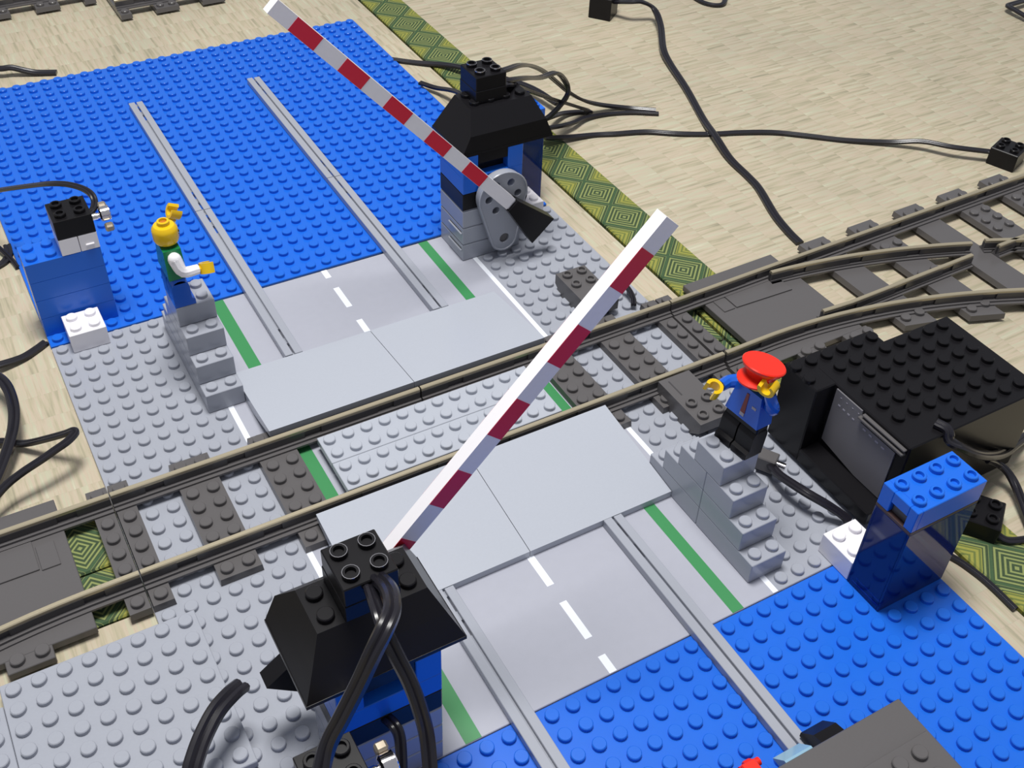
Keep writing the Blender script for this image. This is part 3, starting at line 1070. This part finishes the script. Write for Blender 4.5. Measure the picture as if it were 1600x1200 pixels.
# ------------------------------------------------------------------ cables (flat two-core flex)
def flat(hw, hh):
    return [(-hw, -hh * .6), (-hw * .72, -hh), (-hw * .3, -hh), (0, -hh * .55), (hw * .3, -hh), (hw * .72, -hh), (hw, -hh * .6),
            (hw, hh * .6), (hw * .72, hh), (hw * .3, hh), (0, hh * .55), (-hw * .3, hh), (-hw * .72, hh), (-hw, hh * .6)]
def cable(label, pts, hw=0.17, hh=0.09, group=None):
    hw, hh = hw * 1.22, hh * 1.15
    p = smooth_path(pts, 6)
    o = obj('cable', MB().mat(CABLE).sweep(p, flat(hw, hh)), label=label, cat='cable', group=group)
    return o
cable('black flat cable snaking across the open mat from the lone plug to the switch', [(20.6, 55.4, 1.2), (21.26, 54.05, 1.6), (22.17, 53.63, 1.6), (23.16, 53.11, 1.0), (22.42, 51.0, 0.5), (20.37, 47.69, 0.3), (19.54, 45.58, 0.1), (18.25, 41.53, 0.0), (16.58, 37.13, -0.06), (15.53, 34.3, 0.16), (14.73, 31.5, 0.0), (14.43, 29.07, -0.06), (14.09, 27.39, -0.06), (12.98, 24.41, -0.06), (12.48, 22.39, -0.06), (12.29, 21.02, -0.06)], .23, .11)
cable('long black cable stretched across the mat to the plug by the switch', [(3.83, 39.04, .5), (5.78, 38.9, 0.15), (7.78, 38.7, -.07), (9.38, 38.11, -.07), (11.58, 37.33, -0.06), (13.55, 36.05, -0.06), (15.67, 34.99, -0.08), (17.96, 34.09, -0.06), (20.12, 33.03, -0.06), (21.97, 31.59, -0.06), (24.11, 29.81, -0.06), (26.7, 27.91, 0.1), (28.3, 26.44, 0.5), (29.65, 24.66, 0.6), (31.7, 22.9, 0.6)], .20, .1)
cable('black cable arching off the gatehouse roof plug down to a cut end on the mat', [(-4.7, 31.4, 10.7), (-3.46, 32.07, 10.4), (-1.72, 33.61, 9.6), (0.6, 36.05, 8.0), (3.1, 38.46, 6.0), (5.27, 39.96, 4.0), (6.88, 40.83, 2.5), (8.57, 41.59, 1.2), (10.05, 41.57, 0.5), (12.16, 41.16, -0.06), (14.11, 39.74, -0.06)], .18, .1)
cable('black cable bowing out from the gatehouse roof and curling back behind it', [(-4.8, 31.2, 10.2), (-3.6, 31.49, 10.0), (-1.65, 33.05, 9.0), (1.41, 36.12, 7.0), (3.54, 37.6, 6.2), (5.0, 38.7, 4.8), (5.4, 38.8, 3.8), (4.9, 38.9, 2.9), (4.02, 39.15, 2.0), (3.3, 39.82, 1.5)], .19, .1)
cable('black cable drooping from the gatehouse roof, folded in a sharp hairpin on the mat', [(-4.9, 30.9, 10.1), (-3.94, 31.04, 10.0), (-1.48, 33.67, 8.0), (1.71, 36.47, 5.5), (5.7, 39.79, 2.5), (8.16, 41.32, 0.8), (9.35, 41.5, 0.1), (8.71, 42.07, -0.06), (7.25, 42.03, 0.2), (5.35, 40.97, 0.8), (3.8, 40.12, 1.2)], .18, .1)
cable('black cable strand lying along the mat behind the cut cable end', [(13.99, 39.2, -0.06), (12.15, 40.28, -0.06), (10.24, 40.89, -0.06), (8.5, 40.86, 0.1), (6.92, 40.17, 0.4), (5.17, 39.59, 0.8), (3.4, 39.27, 1.2)], .15, .1)
cable('black cable leaving the far blue baseplate, crossing the green border behind the gatehouse', [(-0.3, 56.1, -0.06), (1.22, 54.75, -0.06), (2.78, 53.28, 0.1), (3.9, 51.27, 0.4), (6.5, 46.5, 0.6), (7.3, 43.0, 0.5)], .22, .11)
cable('short black cable between the far blue baseplate edge and the gatehouse roof corner', [(-0.3, 50.9, 0.3), (0.4, 49.64, 0.3), (0.86, 47.87, 0.8), (0.92, 46.2, 1.2), (1.1, 44.0, 1.2), (1.6, 41.5, .8)], .18, .1)
cable('black cable reaching the outer corner of the far blue baseplate from the mat', [(-29.44, 67.3, 0.6), (-28.21, 66.5, 0.5), (-27.41, 66.3, 0.5), (-26.52, 66.0, 0.2), (-25.73, 65.7, 0.0), (-24.4, 65.2, -0.06)], .26, .12)
cable('black cable looping out of the light brick on the solid blue tower', [(-28.0, 34.0, 6.5), (-27.74, 34.16, 6.6), (-27.53, 34.65, 6.7), (-27.56, 35.17, 6.9), (-27.87, 35.8, 7.0), (-28.48, 36.54, 7.0), (-29.2, 37.33, 6.8), (-30.08, 38.99, 6.0), (-31.65, 41.93, 4.5), (-32.68, 43.74, 3.5), (-33.5, 45.0, 2.4)], .15, .09)
cable('thin black cable end at the far blue baseplate side, crossing a second one', [(-33.14, 44.03, 0.3), (-32.75, 42.94, 0.2), (-32.5, 42.23, 0.1), (-32.25, 41.49, -0.06), (-32.1, 40.6, -0.06)], .12, .08)
cable('thicker black cable tucked against the far blue baseplate side, under the crossing strand', [(-33.9, 41.0, -0.06), (-33.2, 41.3, -0.08), (-32.6, 41.7, -0.08), (-32.25, 42.5, -0.08), (-32.2, 43.3, -0.08)], .2, .09)
cable('black cable meeting the corner where blue and grey baseplates join, at the solid tower foot', [(-35.36, 31.54, 0.3), (-34.71, 31.63, 0.2), (-33.56, 31.95, 0.0), (-32.75, 32.4, -0.06), (-32.15, 32.8, -0.08)], .2, .1)
cable('glossy black cable curving in a wide bow on the pale mat beside the grey baseplate', [(-35.49, 30.29, 1.2), (-34.9, 29.19, 1.2), (-34.67, 28.08, 1.2), (-34.72, 26.5, 1.2), (-35.03, 25.33, 1.0), (-35.52, 24.31, 0.8), (-36.17, 23.17, 0.6), (-37.07, 21.75, 0.4)], .23, .14)
cable('glossy black cable bent in a tight hairpin loop near the grey baseplate edge', [(-36.47, 25.58, 0.1), (-35.83, 25.75, 0.1), (-35.16, 25.19, 0.15), (-34.59, 24.66, 0.4), (-33.69, 23.87, 1.0), (-32.94, 23.26, 1.5), (-32.52, 22.95, 1.8), (-32.48, 22.73, 1.8), (-32.93, 22.33, 1.8), (-33.6, 22.11, 1.7), (-34.26, 21.89, 1.6), (-35.23, 21.68, 1.4), (-36.06, 21.4, 1.2), (-36.92, 20.84, 1.0)], .16, .11)
cable('matt black cable hanging from the gatehouse roof plug towards the lower light brick', [(-25.7, 1.3, 10.9), (-25.88, 0.01, 12.0), (-26.07, -0.87, 12.6), (-26.4, -1.64, 13.0), (-26.89, -2.15, 13.0), (-27.36, -2.38, 12.5), (-27.96, -2.54, 11.5), (-28.62, -2.7, 10.5), (-29.28, -2.88, 9.5), (-29.9, -3.5, 8.6)], .22, .15)
cable('shiny twin-core black cable running down past the dark slot of the cabled gatehouse', [(-26.0, 1.2, 10.9), (-26.34, -0.3, 11.5), (-26.44, -1.03, 11.3), (-26.33, -1.61, 10.6), (-26.17, -2.15, 9.8), (-26.1, -2.65, 9.0), (-26.1, -3.14, 8.0), (-26.39, -3.98, 7.0)], .2, .12)
cable('short black cable emerging under the roof of the cabled gatehouse', [(-26.28, 0.2, 4.5), (-26.15, -0.44, 4.7), (-26.12, -0.83, 4.5), (-26.27, -1.27, 4.0), (-26.49, -1.74, 3.4)], .17, .12)
cable('cut black twin-core cable end rising over the askew grey plate', [(-30.11, 5.05, 2.6), (-30.6, 4.68, 2.9), (-31.29, 4.21, 3.0), (-31.92, 3.66, 2.9), (-32.48, 3.07, 2.7), (-32.98, 2.39, 2.4), (-33.6, 1.2, 1.6), (-34.2, -.4, .8)], .29, .15)
cable('black cable over grey studs from the sleeve to the white brick', [(-2.75, 6.0, .72), (-2.95, 5.2, 0.85), (-3.0, 4.3, 1.1), (-2.8, 3.26, 1.2), (-2.32, 2.47, 1.0), (-1.89, 1.95, 0.7), (-1.54, 1.4, 0.4)], .2, .1)
cable('short black cable from the far connector down to the rail', [(-2.5, 22.3, .9), (-1.9, 22.15, .95), (-1.43, 21.97, 0.9), (-1.04, 21.63, 0.8), (-0.95, 21.11, 0.6), (-1.07, 20.56, 0.45), (-1.34, 20.1, 0.42)], .13, .09)
cable('dark cable loop at the outer edge of the open mat, beyond the lone switch plug', [(53.71, 37.65, 0.2), (53.64, 39.07, 0.3), (53.62, 40.18, 0.4), (53.8, 41.01, 0.4), (55.14, 41.16, 0.4), (57.96, 41.35, 0.3)], .24, .1)
cable('thin dark cable scrap on the mat next to the lone plug', [(29.44, 55.54, 0.0), (29.54, 54.24, 0.0), (30.15, 53.35, 0.0), (30.96, 53.27, 0.0), (32.05, 54.31, 0.0)], .18, .09)
cable('black cable hanging down the battery box end to the mat', [(2.3, 1.5, 5.15), (2.5, .95, 5.1), (2.48, 0.6, 4.7), (2.9, 0.26, 4.4), (4.05, 0.02, 3.6), (5.55, 0.19, 2.6), (7.89, 0.75, 1.2), (10.77, 1.55, 0.2), (12.92, 1.59, -0.06)], .22, .12)
cable('black cable curving away from the battery box foot across the green border', [(5.84, 0.4, 2.0), (6.93, 0.4, 1.2), (7.32, -0.03, 0.9), (7.32, -0.69, 0.6), (6.85, -1.67, 0.4), (5.89, -3.49, 0.0)], .18, .11)
cable('black cable leading from the border plug towards the open mat', [(4.3, -2.2, 0.2), (4.6, -2.75, 0.0), (5.0, -3.0, -0.06), (5.9, -3.3, -0.08), (6.86, -3.54, -0.08)], .16, .09)
cable('black cable lying along the mat seam behind the clear blue tower', [(0.9, -1.0, -0.08), (1.6, -2.27, -0.08), (1.85, -3.25, -0.08), (1.95, -4.31, -0.08), (1.9, -5.84, -0.08)], .14, .08)
